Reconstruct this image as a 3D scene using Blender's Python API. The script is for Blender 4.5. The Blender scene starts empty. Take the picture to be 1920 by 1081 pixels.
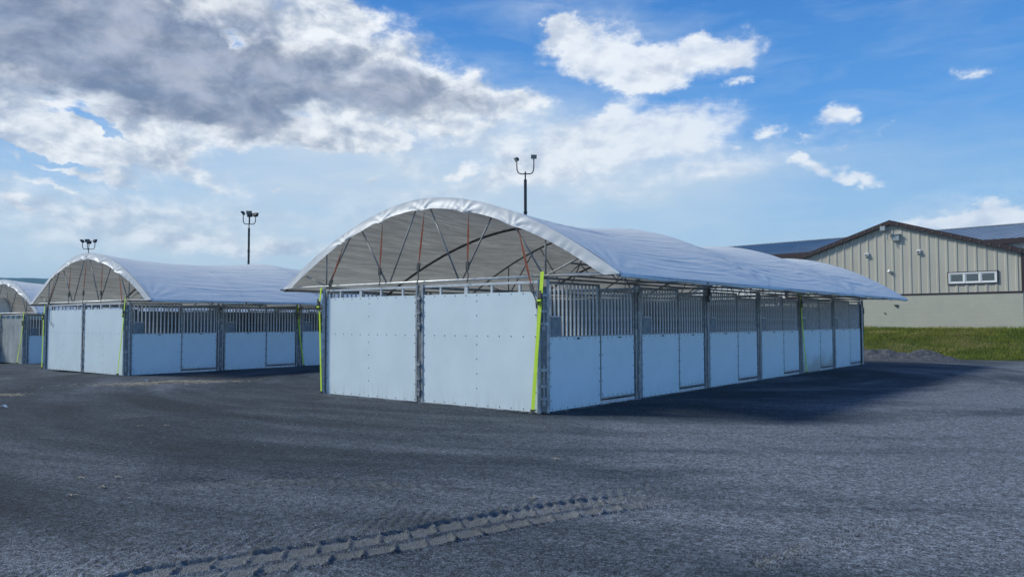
import bpy, math, random
import numpy as np
from mathutils import Vector, Matrix
R = math.radians
random.seed(7); RNG = np.random.default_rng(11)
sc = bpy.context.scene
COL = sc.collection

# ------------------------------------------------------------------ camera
F_PX = 1461.925
YAW, PITCH, ROLL = R(39.133), R(2.433), R(-0.114)
CAM = Vector((8.173, -10.892, 1.591))
def cam_axes():
    f = Vector((-math.sin(YAW)*math.cos(PITCH), math.cos(YAW)*math.cos(PITCH), math.sin(PITCH)))
    r = Vector((math.cos(YAW), math.sin(YAW), 0)); u = r.cross(f)
    return r*math.cos(ROLL)+u*math.sin(ROLL), u*math.cos(ROLL)-r*math.sin(ROLL), f
AR, AU, AF = cam_axes()
cd = bpy.data.cameras.new('camera'); cam = bpy.data.objects.new('camera', cd); COL.objects.link(cam)
cam.matrix_world = Matrix(((AR.x, AU.x, -AF.x, CAM.x), (AR.y, AU.y, -AF.y, CAM.y), (AR.z, AU.z, -AF.z, CAM.z), (0, 0, 0, 1)))
cd.sensor_width = 36; cd.lens = 36*F_PX/1920; cd.clip_start = .1; cd.clip_end = 20000
sc.camera = cam
def ray(px, py): return AF + AR*((px-960)/F_PX) - AU*((py-540.5)/F_PX)
def azel(px, py):
    d = ray(px, py)
    return math.degrees(math.atan2(-d.x, d.y)), math.degrees(math.atan2(d.z, math.hypot(d.x, d.y)))

# ------------------------------------------------------------------ light + exposure
sc.view_settings.view_transform = 'Standard'; sc.view_settings.look = 'None'
sc.view_settings.gamma = 1; sc.view_settings.exposure = 0.12
SUN_EL = R(40); TO_SUN = Vector((-.89, -.45, 0)).normalized()
sun_dir = TO_SUN*math.cos(SUN_EL) + Vector((0, 0, math.sin(SUN_EL)))
sl = bpy.data.lights.new('sun', 'SUN'); so = bpy.data.objects.new('sun', sl); COL.objects.link(so)
sl.energy = 3.6; sl.angle = R(10); sl.color = (1, .985, .90)
so.rotation_euler = sun_dir.to_track_quat('Z', 'Y').to_euler()
so.location = (-40, -20, 50)

# ------------------------------------------------------------------ node helper
class NT:
    def __init__(s, tree): s.t = tree; s.n = tree.nodes; s.l = tree.links
    def new(s, typ, **kw):
        n = s.n.new(typ)
        for k, v in kw.items(): setattr(n, k, v)
        return n
    def put(s, sock, v):
        if hasattr(v, 'is_output'): s.l.new(v, sock)
        elif v is not None: sock.default_value = v
    def math(s, op, a, b=None, c=None, clamp=False):
        n = s.new('ShaderNodeMath', operation=op, use_clamp=clamp)
        for i, v in enumerate((a, b, c)):
            if v is not None: s.put(n.inputs[i], v)
        return n.outputs[0]
    def vmath(s, op, a, b=None):
        n = s.new('ShaderNodeVectorMath', operation=op); s.put(n.inputs[0], a)
        if b is not None: s.put(n.inputs[1], b)
        return n.outputs[0]
    def noise(s, vec, scale, detail=4, rough=.5, dist=0, out=0):
        n = s.new('ShaderNodeTexNoise'); s.put(n.inputs['Vector'], vec)
        n.inputs['Scale'].default_value = scale; n.inputs['Detail'].default_value = detail
        n.inputs['Roughness'].default_value = rough; n.inputs['Distortion'].default_value = dist
        return n.outputs[out]
    def mapping(s, vec, loc=(0, 0, 0), rot=(0, 0, 0), scale=(1, 1, 1), typ='POINT'):
        n = s.new('ShaderNodeMapping', vector_type=typ); s.put(n.inputs[0], vec)
        n.inputs['Location'].default_value = loc; n.inputs['Rotation'].default_value = rot; n.inputs['Scale'].default_value = scale
        return n.outputs[0]
    def step(s, v, a, b):
        n = s.new('ShaderNodeMapRange', interpolation_type='SMOOTHSTEP'); s.put(n.inputs[0], v)
        n.inputs[1].default_value = a; n.inputs[2].default_value = b
        return n.outputs[0]
    def lin(s, v, a, b, c=0, d=1):
        n = s.new('ShaderNodeMapRange'); s.put(n.inputs[0], v)
        for i, x in zip((1, 2, 3, 4), (a, b, c, d)): n.inputs[i].default_value = x
        return n.outputs[0]
    def mix(s, f, a, b, blend='MIX'):
        n = s.new('ShaderNodeMix', data_type='RGBA', blend_type=blend); s.put(n.inputs[0], f)
        for i, v in ((6, a), (7, b)):
            if isinstance(v, (tuple, list)): v = (*v, 1) if len(v) == 3 else v
            s.put(n.inputs[i], v)
        return n.outputs[2]
    def ramp(s, v, stops):
        n = s.new('ShaderNodeValToRGB'); s.put(n.inputs[0], v); e = n.color_ramp.elements
        while len(e) < len(stops): e.new(.5)
        for el, (p, c) in zip(e, stops): el.position = p; el.color = (*c, 1) if len(c) == 3 else c
        return n.outputs[0]
def lin(c): return tuple((x/255/12.92 if x/255 <= .04045 else ((x/255+.055)/1.055)**2.4) for x in c)

# ------------------------------------------------------------------ sky
def build_world():
    w = bpy.data.worlds.new('World'); sc.world = w; w.use_nodes = True
    t = NT(w.node_tree); t.n.clear()
    out = t.new('ShaderNodeOutputWorld'); bg = t.new('ShaderNodeBackground'); bg.inputs[1].default_value = .1
    t.l.new(bg.outputs[0], out.inputs[0])
    sky = t.new('ShaderNodeTexSky', sky_type='NISHITA'); sky.sun_disc = False
    sky.sun_elevation = SUN_EL; sky.sun_rotation = math.atan2(TO_SUN.x, TO_SUN.y)
    sky.ozone_density = 3; sky.dust_density = .6; sky.air_density = 1
    tc = t.new('ShaderNodeTexCoord'); sep = t.new('ShaderNodeSeparateXYZ'); t.l.new(tc.outputs['Generated'], sep.inputs[0])
    X, Y, Z = sep.outputs
    az = t.math('MULTIPLY', t.math('ARCTAN2', t.math('MULTIPLY', X, -1), Y), 57.29578)   # degrees, 0 = +Y, + towards -X
    el = t.math('MULTIPLY', t.math('ARCSINE', Z), 57.29578)
    ca = math.degrees(YAW)
    u = t.math('SUBTRACT', ca, az)                 # + to the right of the view, degrees
    u = t.math('SUBTRACT', t.math('FLOORED_MODULO', t.math('ADD', u, 180), 360), 180)
    cmb = t.new('ShaderNodeCombineXYZ'); t.put(cmb.inputs[0], u); t.put(cmb.inputs[1], el)
    P = cmb.outputs[0]
    # ragged warp of the cloud coordinates
    w1 = t.new('ShaderNodeTexNoise'); t.put(w1.inputs['Vector'], t.mapping(P, scale=(.8, 1.3, 1))); w1.inputs['Scale'].default_value = .33
    w1.inputs['Detail'].default_value = 7; w1.inputs['Roughness'].default_value = .62
    warp = t.vmath('SUBTRACT', w1.outputs['Color'], (.5, .5, .5))
    sc_ = t.new('ShaderNodeVectorMath', operation='MULTIPLY'); t.put(sc_.inputs[0], warp); sc_.inputs[1].default_value = (5.0, 3.4, 0)
    PW = t.vmath('ADD', P, sc_.outputs[0])
    def field(blobs, vec):
        acc = None
        for (cx, cy, rx, ry, ang, wt) in blobs:
            a, e = azel(cx, cy); dx = (cx-960)/F_PX
            kx = 57.29578/F_PX/(1+dx*dx); ky = 57.29578/F_PX/math.sqrt(1+dx*dx)
            m = t.mapping(vec, loc=(ca-a, e, 0), rot=(0, 0, R(-ang)), scale=(rx*kx*1.35, ry*ky*1.35, 1), typ='TEXTURE')
            g = t.new('ShaderNodeTexGradient', gradient_type='SPHERICAL'); t.put(g.inputs[0], m)
            acc = t.math('MULTIPLY', g.outputs[1], wt) if acc is None else t.math('MULTIPLY_ADD', g.outputs[1], wt, acc)
        return acc
    dense = [(40, 40, 520, 165, 8, 1.9), (400, 130, 420, 120, 15, 1.6), (740, 140, 250, 74, 24, 1.25), (920, 192, 110, 30, 18, .9),
             (650, 18, 90, 34, 5, .7), (560, 60, 120, 60, 20, .5), (40, 235, 150, 60, 25, .7), (150, 285, 150, 34, 24, .65), (300, 258, 180, 42, -4, .8), (330, 312, 150, 34, 14, .8),
             (640, 235, 40, 22, 25, .6), (655, 268, 100, 27, -3, 1.5), (90, 340, 85, 11, 8, .8), (35, 379, 80, 10, 3, 1.2), (120, 215, 60, 12, 25, .5), (60, 262, 180, 16, 18, .8), (180, 330, 120, 14, 10, .7), (15, 347, 50, 6, 4, .7),
             (862, 320, 56, 13, -16, .9), (690, 330, 26, 8, -10, .7), (522, 347, 18, 6, -3, .8), (838, 253, 24, 6, 10, .5),
             (1130, 100, 105, 56, 16, 1.5), (1052, 58, 30, 34, 45, 1.0), (1250, 122, 110, 40, -14, 1.2), (1385, 102, 62, 42, -14, 1.2), (1312, 84, 30, 34, 30, .7),
             (1380, 164, 30, 10, -14, .9), (1170, 140, 120, 28, 2, .8), (1000, 192, 50, 18, 8, .8),
             (1568, 216, 42, 26, -14, .9), (1452, 250, 38, 17, -8, 1.0), (1508, 260, 50, 9, -5, .7), (1376, 272, 20, 13, 20, .6), (1372, 239, 18, 9, 20, .5),
             (1550, 318, 75, 20, 28, 1.0), (1612, 348, 42, 17, 12, 1.0), (1498, 298, 50, 11, -20, .7), (1580, 267, 20, 6, -25, .5),
             (1812, 134, 32, 14, -14, .8), (1860, 408, 175, 30, -4, 1.5), (1655, 242, 20, 8, 0, .4), (490, 465, 150, 11, 1, .5), (1540, 126, 9, 7, 70, .3)]
    dense += [(560, 310, 160, 40, 0, -.7), (180, 235, 90, 10, 22, -.9), (90, 290, 110, 8, 18, -.8), (560, 70, 50, 16, 20, -.6), (480, 250, 40, 16, -20, -.5), (120, 300, 60, 10, 20, -.6), (425, 82, 55, 26, 10, -1.3), (150, 190, 50, 14, 20, -.7), (205, 250, 80, 14, 25, -.8), (60, 312, 120, 9, 14, -.6), (560, 215, 60, 14, 15, -.5), (1085, 165, 60, 16, 0, -.3)]
    dark = [(30, 40, 540, 135, 9, 1.7), (330, 130, 380, 85, 15, 1.5), (600, 125, 260, 58, 16, 1.3), (830, 168, 190, 28, 16, 1.0), (720, 190, 160, 24, 5, .9),
            (420, 205, 130, 36, 8, .9), (430, -12, 200, 34, 0, .9), (345, 300, 95, 20, 8, .7), (262, 212, 80, 20, 0, .7), (1230, 135, 150, 22, 3, .45), (1405, 118, 50, 26, 0, .4), (1160, 298, 130, 20, 0, .3), (60, 300, 150, 14, 16, .4), (700, 60, 90, 25, 30, .6), (1620, 352, 34, 10, 10, .4), (1880, 420, 120, 16, 0, .3)]
    veil = [(250, 430, 800, 170, 0, .9), (900, 340, 520, 150, 0, .8), (1300, 380, 520, 90, -6, .6), (1130, 50, 330, 60, 15, .35), (700, 270, 420, 90, 0, .6), (1000, 230, 330, 90, 14, .5), (1250, 330, 330, 40, -4, .5), (1800, 60, 140, 300, 25, .12)]
    thin = [(1150, 272, 200, 58, -5, 1.0), (1020, 318, 120, 34, -12, .8), (1210, 245, 150, 40, 0, .7), (1160, 205, 100, 18, -36, .6), (930, 262, 60, 40, 35, .6), (1330, 250, 60, 50, 20, .3),
            (1300, 325, 260, 20, -8, .6), (760, 300, 60, 30, 20, .4), (600, 250, 200, 50, 0, .25), (450, 400, 500, 60, 3, .3), (500, 463, 200, 18, 0, .9), (850, 350, 260, 40, -6, .25), (150, 440, 300, 60, 0, .4), (1100, 50, 160, 40, 20, .3), (200, 400, 300, 60, 5, .3), (1850, 400, 200, 50, 0, .4)]
    ft = field(thin, PW)
    fk = field(dark, PW); fv = field(veil, PW); fd = field(dense, PW)
    NP = t.mapping(P, scale=(.80, 1.25, 1))
    n1 = t.noise(NP, .30, 12, .60, .25)
    n1b = t.noise(t.vmath('ADD', NP, (-.55, .75, 0)), .30, 5, .52, .25)   # the same field a step towards the sun
    n3 = t.noise(NP, 1.1, 8, .62)
    n2 = t.noise(t.mapping(P, rot=(0, 0, R(14)), scale=(.30, 1.5, 1)), .5, 9, .6, .6)
    # generic cover outside the photographed part of the sky
    outm = t.math('MAXIMUM', t.step(t.math('ABSOLUTE', u), 36, 48), t.step(el, 24, 32))
    left = t.step(u, 10, -30)
    gen = t.math('MULTIPLY', t.math('MULTIPLY', outm, t.step(t.noise(tc.outputs['Generated'], 3.0, 6, .55), .46, .66)), t.lin(left, 0, 1, .25, .85))
    base = t.math('ADD', fd, t.math('MULTIPLY', gen, .9))
    rag = t.math('ADD', t.math('MULTIPLY', t.math('SUBTRACT', n1, .5), 1.5), t.math('MULTIPLY', t.math('SUBTRACT', n3, .5), .85))
    d = t.math('ADD', base, t.math('MULTIPLY', rag, t.lin(base, 0, .5, .12, 1.0)))
    alpha = t.step(t.math('SUBTRACT', d, t.math('MULTIPLY', t.step(u, 3, 13), .10)), .06, .80)
    alpha = t.math('MULTIPLY', alpha, t.lin(n2, .3, .7, .88, 1.0))
    dt = t.math('ADD', ft, t.math('MULTIPLY', t.math('ADD', t.math('MULTIPLY', t.math('SUBTRACT', n2, .5), .9), t.math('MULTIPLY', rag, .55)), t.lin(ft, 0, .4, .2, 1)))
    alpha = t.math('MAXIMUM', alpha, t.math('MULTIPLY', t.step(dt, -.02, .85), .88))
    relief = t.math('SUBTRACT', n1, n1b)
    dk = t.math('ADD', fk, t.math('MULTIPLY', t.math('SUBTRACT', n1b, .5), 1.3))
    dk = t.math('ADD', dk, t.math('MULTIPLY', gen, .25))
    g = t.step(t.math('SUBTRACT', t.math('ADD', dk, t.math('MULTIPLY', t.math('SUBTRACT', n3, .5), -.35)), t.math('MULTIPLY', relief, .7)), .15, 1.4)
    g = t.math('MULTIPLY', g, t.step(d, .45, 1.1))
    white = t.mix(t.step(t.math('ADD', relief, t.math('MULTIPLY', t.math('SUBTRACT', n3, .5), .35)), -.20, .16), lin((176, 187, 204)), lin((247, 249, 250)))
    white = t.mix(t.step(u, -8, 12), white, t.mix(t.step(t.math('ADD', relief, t.math('MULTIPLY', t.math('SUBTRACT', n3, .5), .35)), -.20, .10), lin((212, 220, 234)), lin((240, 244, 248))))
    grey = t.mix(t.step(n1, .32, .72), lin((116, 128, 152)), lin((182, 187, 201)))
    cloud = t.mix(g, white, grey)
    # clear sky
    e01 = t.math('DIVIDE', el, 90)
    clear = t.ramp(e01, [(0, lin((206, 224, 232))), (.035, lin((200, 221, 236))), (.09, lin((140, 190, 236))), (.16, lin((84, 154, 228))), (.26, lin((48, 122, 204))), (.45, lin((24, 74, 150))), (.8, lin((16, 54, 120)))])
    nis = t.new('ShaderNodeVectorMath', operation='SCALE'); t.l.new(sky.outputs[0], nis.inputs[0]); nis.inputs[3].default_value = .1
    clear = t.mix(.15, clear, nis.outputs[0])
    # unseen low sky right and behind, brightened as added fill for the panels
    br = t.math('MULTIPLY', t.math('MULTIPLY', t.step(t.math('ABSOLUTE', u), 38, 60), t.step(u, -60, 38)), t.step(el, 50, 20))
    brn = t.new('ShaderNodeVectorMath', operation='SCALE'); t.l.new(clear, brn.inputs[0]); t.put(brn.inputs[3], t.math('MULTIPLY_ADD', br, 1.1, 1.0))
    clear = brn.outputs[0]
    vl = t.math('MULTIPLY', t.math('ADD', fv, t.math('MULTIPLY', t.math('SUBTRACT', n2, .5), .75)), .8, clamp=True)
    vl = t.math('MULTIPLY', vl, t.lin(u, -33, 30, 1.12, .72))
    clear = t.mix(vl, clear, t.mix(t.step(el, 0, 12), lin((222, 235, 234)), lin((200, 216, 230))))
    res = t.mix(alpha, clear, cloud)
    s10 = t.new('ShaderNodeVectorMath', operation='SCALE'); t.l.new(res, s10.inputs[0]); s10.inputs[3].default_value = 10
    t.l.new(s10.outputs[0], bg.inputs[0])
    w.cycles.sampling_method = 'MANUAL'; w.cycles.sample_map_resolution = 512
build_world()

# ------------------------------------------------------------------ materials
def mat(name, base, rough=.6, metal=0, fn=None, bump=None, spec=.5):
    m = bpy.data.materials.new(name); m.use_nodes = True
    t = NT(m.node_tree); b = t.n['Principled BSDF']
    b.inputs['Base Color'].default_value = (*base, 1); b.inputs['Roughness'].default_value = rough
    b.inputs['Metallic'].default_value = metal; b.inputs['Specular IOR Level'].default_value = spec
    if fn: fn(t, b)
    return m
def coords(t, kind='Object'): return t.new('ShaderNodeTexCoord').outputs[kind]
def bump(t, b, h, strength=.3, dist=.02):
    n = t.new('ShaderNodeBump'); n.inputs['Strength'].default_value = strength; n.inputs['Distance'].default_value = dist
    t.put(n.inputs['Height'], h); t.l.new(n.outputs[0], b.inputs['Normal'])
def mottled(lo, hi, scale=6, detail=6, rough=.6, stretch=(1, 1, 1), bumpy=0):
    def f(t, b):
        v = t.mapping(coords(t), scale=stretch); n = t.noise(v, scale, detail, rough)
        t.l.new(t.mix(t.step(n, .3, .7), lo, hi), b.inputs['Base Color'])
        if bumpy: bump(t, b, n, bumpy, .01)
    return f
def f_sheet(t, b):
    c = coords(t); sep = t.new('ShaderNodeSeparateXYZ'); t.l.new(c, sep.inputs[0])
    n = t.noise(c, 1.3, 5, .6); n2 = t.noise(t.mapping(c, scale=(9, 9, 1.2)), 2, 5, .65)
    low = t.math('MULTIPLY', t.step(sep.outputs[2], .42, .03), t.step(n2, .40, .72))
    col = t.mix(t.step(n, .3, .7), (.63, .735, .755), (.69, .79, .81))
    col = t.mix(t.math('MULTIPLY', low, .32), col, (.42, .41, .37))
    sp = t.step(t.noise(c, 14, 3, .5), .70, .76)
    col = t.mix(t.math('MULTIPLY', sp, .25), col, (.5, .5, .48))
    t.l.new(col, b.inputs['Base Color']); bump(t, b, t.noise(c, .9, 2, .5), .25, .03)
def f_oldsheet(t, b):
    c = coords(t); n = t.noise(t.mapping(c, scale=(1, 1, .6)), 1.6, 7, .65)
    t.l.new(t.mix(t.step(n, .3, .72), (.23, .26, .26), (.45, .48, .47)), b.inputs['Base Color'])
M = {}
M['sheet'] = mat('white_panel_sheet', (.76, .78, .78), .38, 0, f_sheet)
def f_mudsheet(t, b):
    f_sheet(t, b); col = b.inputs['Base Color'].links[0].from_socket
    c = coords(t); sep = t.new('ShaderNodeSeparateXYZ'); t.l.new(c, sep.inputs[0])
    a = t.math('MULTIPLY', t.step(t.math('ADD', sep.outputs[2], t.math('MULTIPLY', t.math('SUBTRACT', t.noise(c, 2.2, 6, .65), .5), .9)), .75, .05), .75)
    t.l.new(t.mix(a, col, (.36, .34, .28)), b.inputs['Base Color'])
M['mudsheet'] = mat('mud_splashed_sheet', (.7, .7, .68), .5, 0, f_mudsheet)
M['oldsheet'] = mat('grey_weathered_sheet', (.35, .38, .38), .5, 0, f_oldsheet)
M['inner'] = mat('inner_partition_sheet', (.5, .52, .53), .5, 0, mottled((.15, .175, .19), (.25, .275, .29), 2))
M['rivet'] = mat('dark_rivet', (.015, .016, .02), .7, 0)
M['steel'] = mat('galvanised_steel', (.45, .47, .48), .45, .4, mottled((.24, .26, .27), (.44, .46, .47), 9, 6))
M['bar'] = mat('galvanised_bar', (.5, .54, .56), .5, .15, mottled((.52, .55, .56), (.74, .76, .77), 11, 5))
M['alu'] = mat('pale_rail', (.62, .64, .64), .45, .35, mottled((.5, .52, .52), (.68, .7, .7), 7))
M['truss'] = mat('truss_pipe', (.3, .31, .31), .55, .2, mottled((.20, .20, .19), (.36, .36, .345), 5))
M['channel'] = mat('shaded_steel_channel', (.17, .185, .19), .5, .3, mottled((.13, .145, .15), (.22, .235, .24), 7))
M['hatch'] = mat('grey_hatch_plate', (.33, .37, .39), .5, .1, mottled((.15, .18, .20), (.22, .25, .27), 6))
M['rafter'] = mat('dark_rafter_pipe', (.1, .1, .1), .55, .2, mottled((.06, .06, .06), (.15, .15, .145), 4))
M['dark'] = mat('dark_gap_metal', (.04, .045, .05), .6, .2)
M['lime'] = mat('lime_webbing', (.50, .74, .03), .75, 0, mottled((.44, .66, .03), (.58, .82, .06), 30))
M['darkstrap'] = mat('dark_green_webbing', (.08, .09, .05), .8)
M['orange'] = mat('orange_webbing', (.36, .09, .04), .75, 0, mottled((.24, .06, .03), (.44, .11, .05), 12))
M['buckle'] = mat('buckle_metal', (.16, .15, .13), .45, .7)
M['black'] = mat('black_pole_paint', (.012, .013, .015), .45)
M['lens'] = mat('floodlight_lens', (.16, .18, .18), .3)
def f_canvas(t, b):
    out = t.n['Material Output']; geo = t.new('ShaderNodeNewGeometry')
    c = coords(t)
    st = t.noise(t.mapping(c, scale=(3.5, .35, 3.5)), 2.2, 6, .6)
    mo = t.noise(c, 1.1, 6, .6)
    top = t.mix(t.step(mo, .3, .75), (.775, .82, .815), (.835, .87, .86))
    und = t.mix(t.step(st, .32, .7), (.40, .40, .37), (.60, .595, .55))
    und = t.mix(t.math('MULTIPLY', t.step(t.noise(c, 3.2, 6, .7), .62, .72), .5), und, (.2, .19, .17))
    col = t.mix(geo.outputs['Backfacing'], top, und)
    t.l.new(col, b.inputs['Base Color'])
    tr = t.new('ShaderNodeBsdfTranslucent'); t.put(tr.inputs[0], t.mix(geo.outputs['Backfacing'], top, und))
    mx = t.new('ShaderNodeMixShader'); mx.inputs[0].default_value = .26
    t.l.new(b.outputs[0], mx.inputs[1]); t.l.new(tr.outputs[0], mx.inputs[2]); t.l.new(mx.outputs[0], out.inputs[0])
    cr = t.noise(t.mapping(c, rot=(0, 0, R(7)), scale=(2.4, .22, 2.4)), 1.5, 5, .55, .5)
    cr2 = t.noise(t.mapping(c, rot=(0, 0, R(-11)), scale=(3.2, .4, 3.2)), 2.3, 4, .5, .4)
    ridge = t.math('POWER', t.math('SUBTRACT', 1, t.math('ABSOLUTE', t.math('MULTIPLY', t.math('SUBTRACT', cr, .5), 3.2)), clamp=True), 4)
    ridge2 = t.math('POWER', t.math('SUBTRACT', 1, t.math('ABSOLUTE', t.math('MULTIPLY', t.math('SUBTRACT', cr2, .5), 3.4)), clamp=True), 4)
    h = t.math('ADD', t.math('ADD', t.math('MULTIPLY', st, .4), t.math('MULTIPLY', ridge, .8)), t.math('ADD', t.math('MULTIPLY', ridge2, .5), t.math('MULTIPLY', t.noise(c, 22, 4, .6), .10)))
    bp = t.new('ShaderNodeBump'); t.put(bp.inputs['Strength'], t.lin(geo.outputs['Backfacing'], 0, 1, .10, .6)); bp.inputs['Distance'].default_value = .035
    t.put(bp.inputs['Height'], h); t.l.new(bp.outputs[0], b.inputs['Normal']); t.l.new(bp.outputs[0], tr.inputs['Normal'])
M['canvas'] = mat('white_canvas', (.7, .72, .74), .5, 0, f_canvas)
def f_edge(t, b):
    out = t.n['Material Output']; c = coords(t); mo = t.noise(c, 1.4, 6, .6)
    col = t.mix(t.step(mo, .3, .75), (.70, .735, .745), (.78, .80, .80)); t.l.new(col, b.inputs['Base Color'])
    tr = t.new('ShaderNodeBsdfTranslucent'); t.put(tr.inputs[0], col); mx = t.new('ShaderNodeMixShader'); mx.inputs[0].default_value = .22
    t.l.new(b.outputs[0], mx.inputs[1]); t.l.new(tr.outputs[0], mx.inputs[2]); t.l.new(mx.outputs[0], out.inputs[0]); bump(t, b, t.noise(c, 5, 5, .6), .12, .03)
M['edge'] = mat('white_canvas_hem', (.74, .77, .77), .5, 0, f_edge)
def f_ground(t, b):
    c = coords(t)
    big = t.noise(t.mapping(c, rot=(0, 0, R(-32)), scale=(.55, 1.5, 1)), .22, 6, .55, .3)
    mid = t.noise(t.mapping(c, rot=(0, 0, R(-38)), scale=(.6, 1.7, 1)), 1.1, 7, .62, .4)
    fine = t.math('ADD', t.math('MULTIPLY', t.noise(c, 85, 2, .6), .55), t.math('MULTIPLY', t.noise(t.mapping(c, rot=(0, 0, R(-36)), scale=(.6, 1.4, 1)), 16, 6, .72), .45))
    pv = t.new('ShaderNodeVectorMath', operation='SUBTRACT'); t.put(pv.inputs[0], c); pv.inputs[1].default_value = (-5, 11, 0)
    ps = t.new('ShaderNodeSeparateXYZ'); t.l.new(pv.outputs[0], ps.inputs[0])
    rad = t.new('ShaderNodeVectorMath', operation='LENGTH'); t.l.new(pv.outputs[0], rad.inputs[0])
    pc = t.new('ShaderNodeCombineXYZ'); t.put(pc.inputs[0], t.math('MULTIPLY', rad.outputs[1], 1.0)); t.put(pc.inputs[1], t.math('MULTIPLY', t.math('ARCTAN2', ps.outputs[0], ps.outputs[1]), 2.2))
    sweep = t.noise(pc.outputs[0], .62, 6, .62, .5)                              # ruts swept round the barn by turning wheels
    vo = t.new('ShaderNodeTexVoronoi'); t.put(vo.inputs['Vector'], c); vo.inputs['Scale'].default_value = 92
    vo2 = t.new('ShaderNodeTexVoronoi'); t.put(vo2.inputs['Vector'], c); vo2.inputs['Scale'].default_value = 31
    v = t.math('ADD', t.math('ADD', t.math('MULTIPLY', big, .32), t.math('MULTIPLY', sweep, .50)), t.math('MULTIPLY', mid, .18))
    sep = t.new('ShaderNodeSeparateXYZ'); t.l.new(c, sep.inputs[0])
    lit_right = t.math('SUBTRACT', t.math('MULTIPLY', t.step(sep.outputs[0], -1, 8), .15), .05)      # right of the yard painted paler, its sunlit tone put into the colour
    v = t.math('MULTIPLY_ADD', t.math('SUBTRACT', t.math('ADD', v, lit_right), .5), 1.5, .525)
    col = t.ramp(v, [(.33, (.030, .041, .053)), (.46, (.056, .072, .091)), (.56, (.100, .119, .143)), (.68, (.180, .204, .236))])
    sp = t.new('ShaderNodeSeparateColor'); t.l.new(vo.outputs['Color'], sp.inputs[0])
    k = t.math('ADD', t.lin(sp.outputs[0], 0, 1, .40, 1.6), t.math('MULTIPLY', t.math('SUBTRACT', fine, .5), 4.8))
    sp2 = t.new('ShaderNodeSeparateColor'); t.l.new(vo2.outputs['Color'], sp2.inputs[0])
    k = t.math('MULTIPLY', k, t.lin(sp2.outputs[1], 0, 1, .62, 1.38))
    kc = t.new('ShaderNodeCombineColor')
    for i in range(3): t.put(kc.inputs[i], k)
    col = t.mix(1, col, kc.outputs[0], 'MULTIPLY')
    at = t.new('ShaderNodeAttribute'); at.attribute_name = 'compacted'
    col = t.mix(t.math('MULTIPLY', at.outputs['Fac'], t.lin(fine, .25, .75, .6, 1.0)), col, (.205, .218, .218))
    warm = t.step(t.noise(c, .45, 4, .6), .6, .75)
    col = t.mix(t.math('MULTIPLY', warm, .35), col, t.mix(1, col, (1.05, 1.0, .86), 'MULTIPLY'))
    t.l.new(col, b.inputs['Base Color']); b.inputs['Roughness'].default_value = .9
    h = t.math('ADD', t.math('MULTIPLY', t.math('SUBTRACT', 1, vo.outputs['Distance']), .45), t.math('ADD', t.math('MULTIPLY', fine, 2.2), t.math('ADD', t.math('MULTIPLY', mid, .8), t.math('MULTIPLY', sweep, 1.5))))
    bump(t, b, h, 1.0, .024)
M['ground'] = mat('crushed_stone_yard', (.08, .085, .095), .9, 0, f_ground, spec=.25)
M['stone'] = mat('loose_stone', (.1, .105, .115), .9, 0, mottled((.07, .08, .09), (.30, .32, .34), 2.5), spec=.2)
M['pile'] = mat('dark_gravel_heap', (.07, .075, .085), .95, 0, mottled((.035, .04, .05), (.11, .12, .135), 9, 8, .7, bumpy=.9), spec=.2)
M['straw'] = mat('pale_straw', (.42, .34, .22), .9, 0, mottled((.25, .22, .16), (.46, .40, .30), 8))
M['paper'] = mat('white_litter', (.75, .75, .74), .7)
def f_grassbase(t, b):
    c = coords(t); n = t.noise(c, .9, 7, .65); n2 = t.noise(c, .35, 4, .6)
    col = t.mix(t.step(n, .3, .7), (.035, .055, .010), (.085, .105, .028))
    col = t.mix(t.math('MULTIPLY', t.step(n2, .52, .68), .6), col, (.17, .13, .06))
    t.l.new(col, b.inputs['Base Color']); bump(t, b, t.noise(c, 9, 6, .7), 1, .08)
M['turf'] = mat('turf_soil', (.06, .08, .02), .9, 0, f_grassbase, spec=.1)
def f_blade(t, b):
    a = t.new('ShaderNodeAttribute'); a.attribute_name = 'tint'
    t.l.new(t.ramp(a.outputs['Fac'], [(0, (.040, .070, .008)), (.4, (.125, .165, .020)), (.72, (.205, .215, .038)), (1, (.35, .29, .12))]), b.inputs['Base Color'])
M['blade'] = mat('grass_blades', (.07, .1, .02), .7, 0, f_blade, spec=.2)
M['siding'] = mat('tan_ribbed_siding', (.46, .43, .34), .5, .0, mottled((.40, .385, .32), (.45, .435, .365), 1.2, 5, .6, (1, 1, .3)))
M['siding2'] = mat('pale_ribbed_siding', (.55, .57, .56), .5, .0, mottled((.50, .52, .52), (.58, .60, .59), 1.2))
def f_block(t, b):
    c = t.mapping(coords(t), rot=(R(90), 0, 0)); br = t.new('ShaderNodeTexBrick'); t.put(br.inputs['Vector'], c)
    br.inputs['Scale'].default_value = 1; br.inputs['Brick Width'].default_value = .4; br.inputs['Row Height'].default_value = .2
    br.inputs['Mortar Size'].default_value = .008; br.inputs['Color1'].default_value = (.42, .42, .345, 1); br.inputs['Color2'].default_value = (.40, .40, .33, 1)
    br.inputs['Mortar'].default_value = (.38, .38, .315, 1)
    n = t.noise(coords(t), 1.2, 6, .6)
    t.l.new(t.mix(t.math('MULTIPLY', t.step(n, .45, .75), .35), br.outputs[0], (.33, .33, .285)), b.inputs['Base Color'])
    bump(t, b, br.outputs['Fac'], -.3, .01)
M['block'] = mat('cream_painted_block', (.42, .41, .36), .8, 0, f_block)
M['trim'] = mat('dark_brown_trim', (.035, .02, .02), .45)
M['roofmetal'] = mat('blue_grey_metal_roof', (.16, .2, .25), .5, .0, mottled((.22, .245, .26), (.29, .315, .33), .8, 5))
M['frame'] = mat('white_window_frame', (.72, .73, .72), .4)
M['glass'] = mat('grey_window_glass', (.10, .12, .12), .12, 0, spec=.6)
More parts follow.
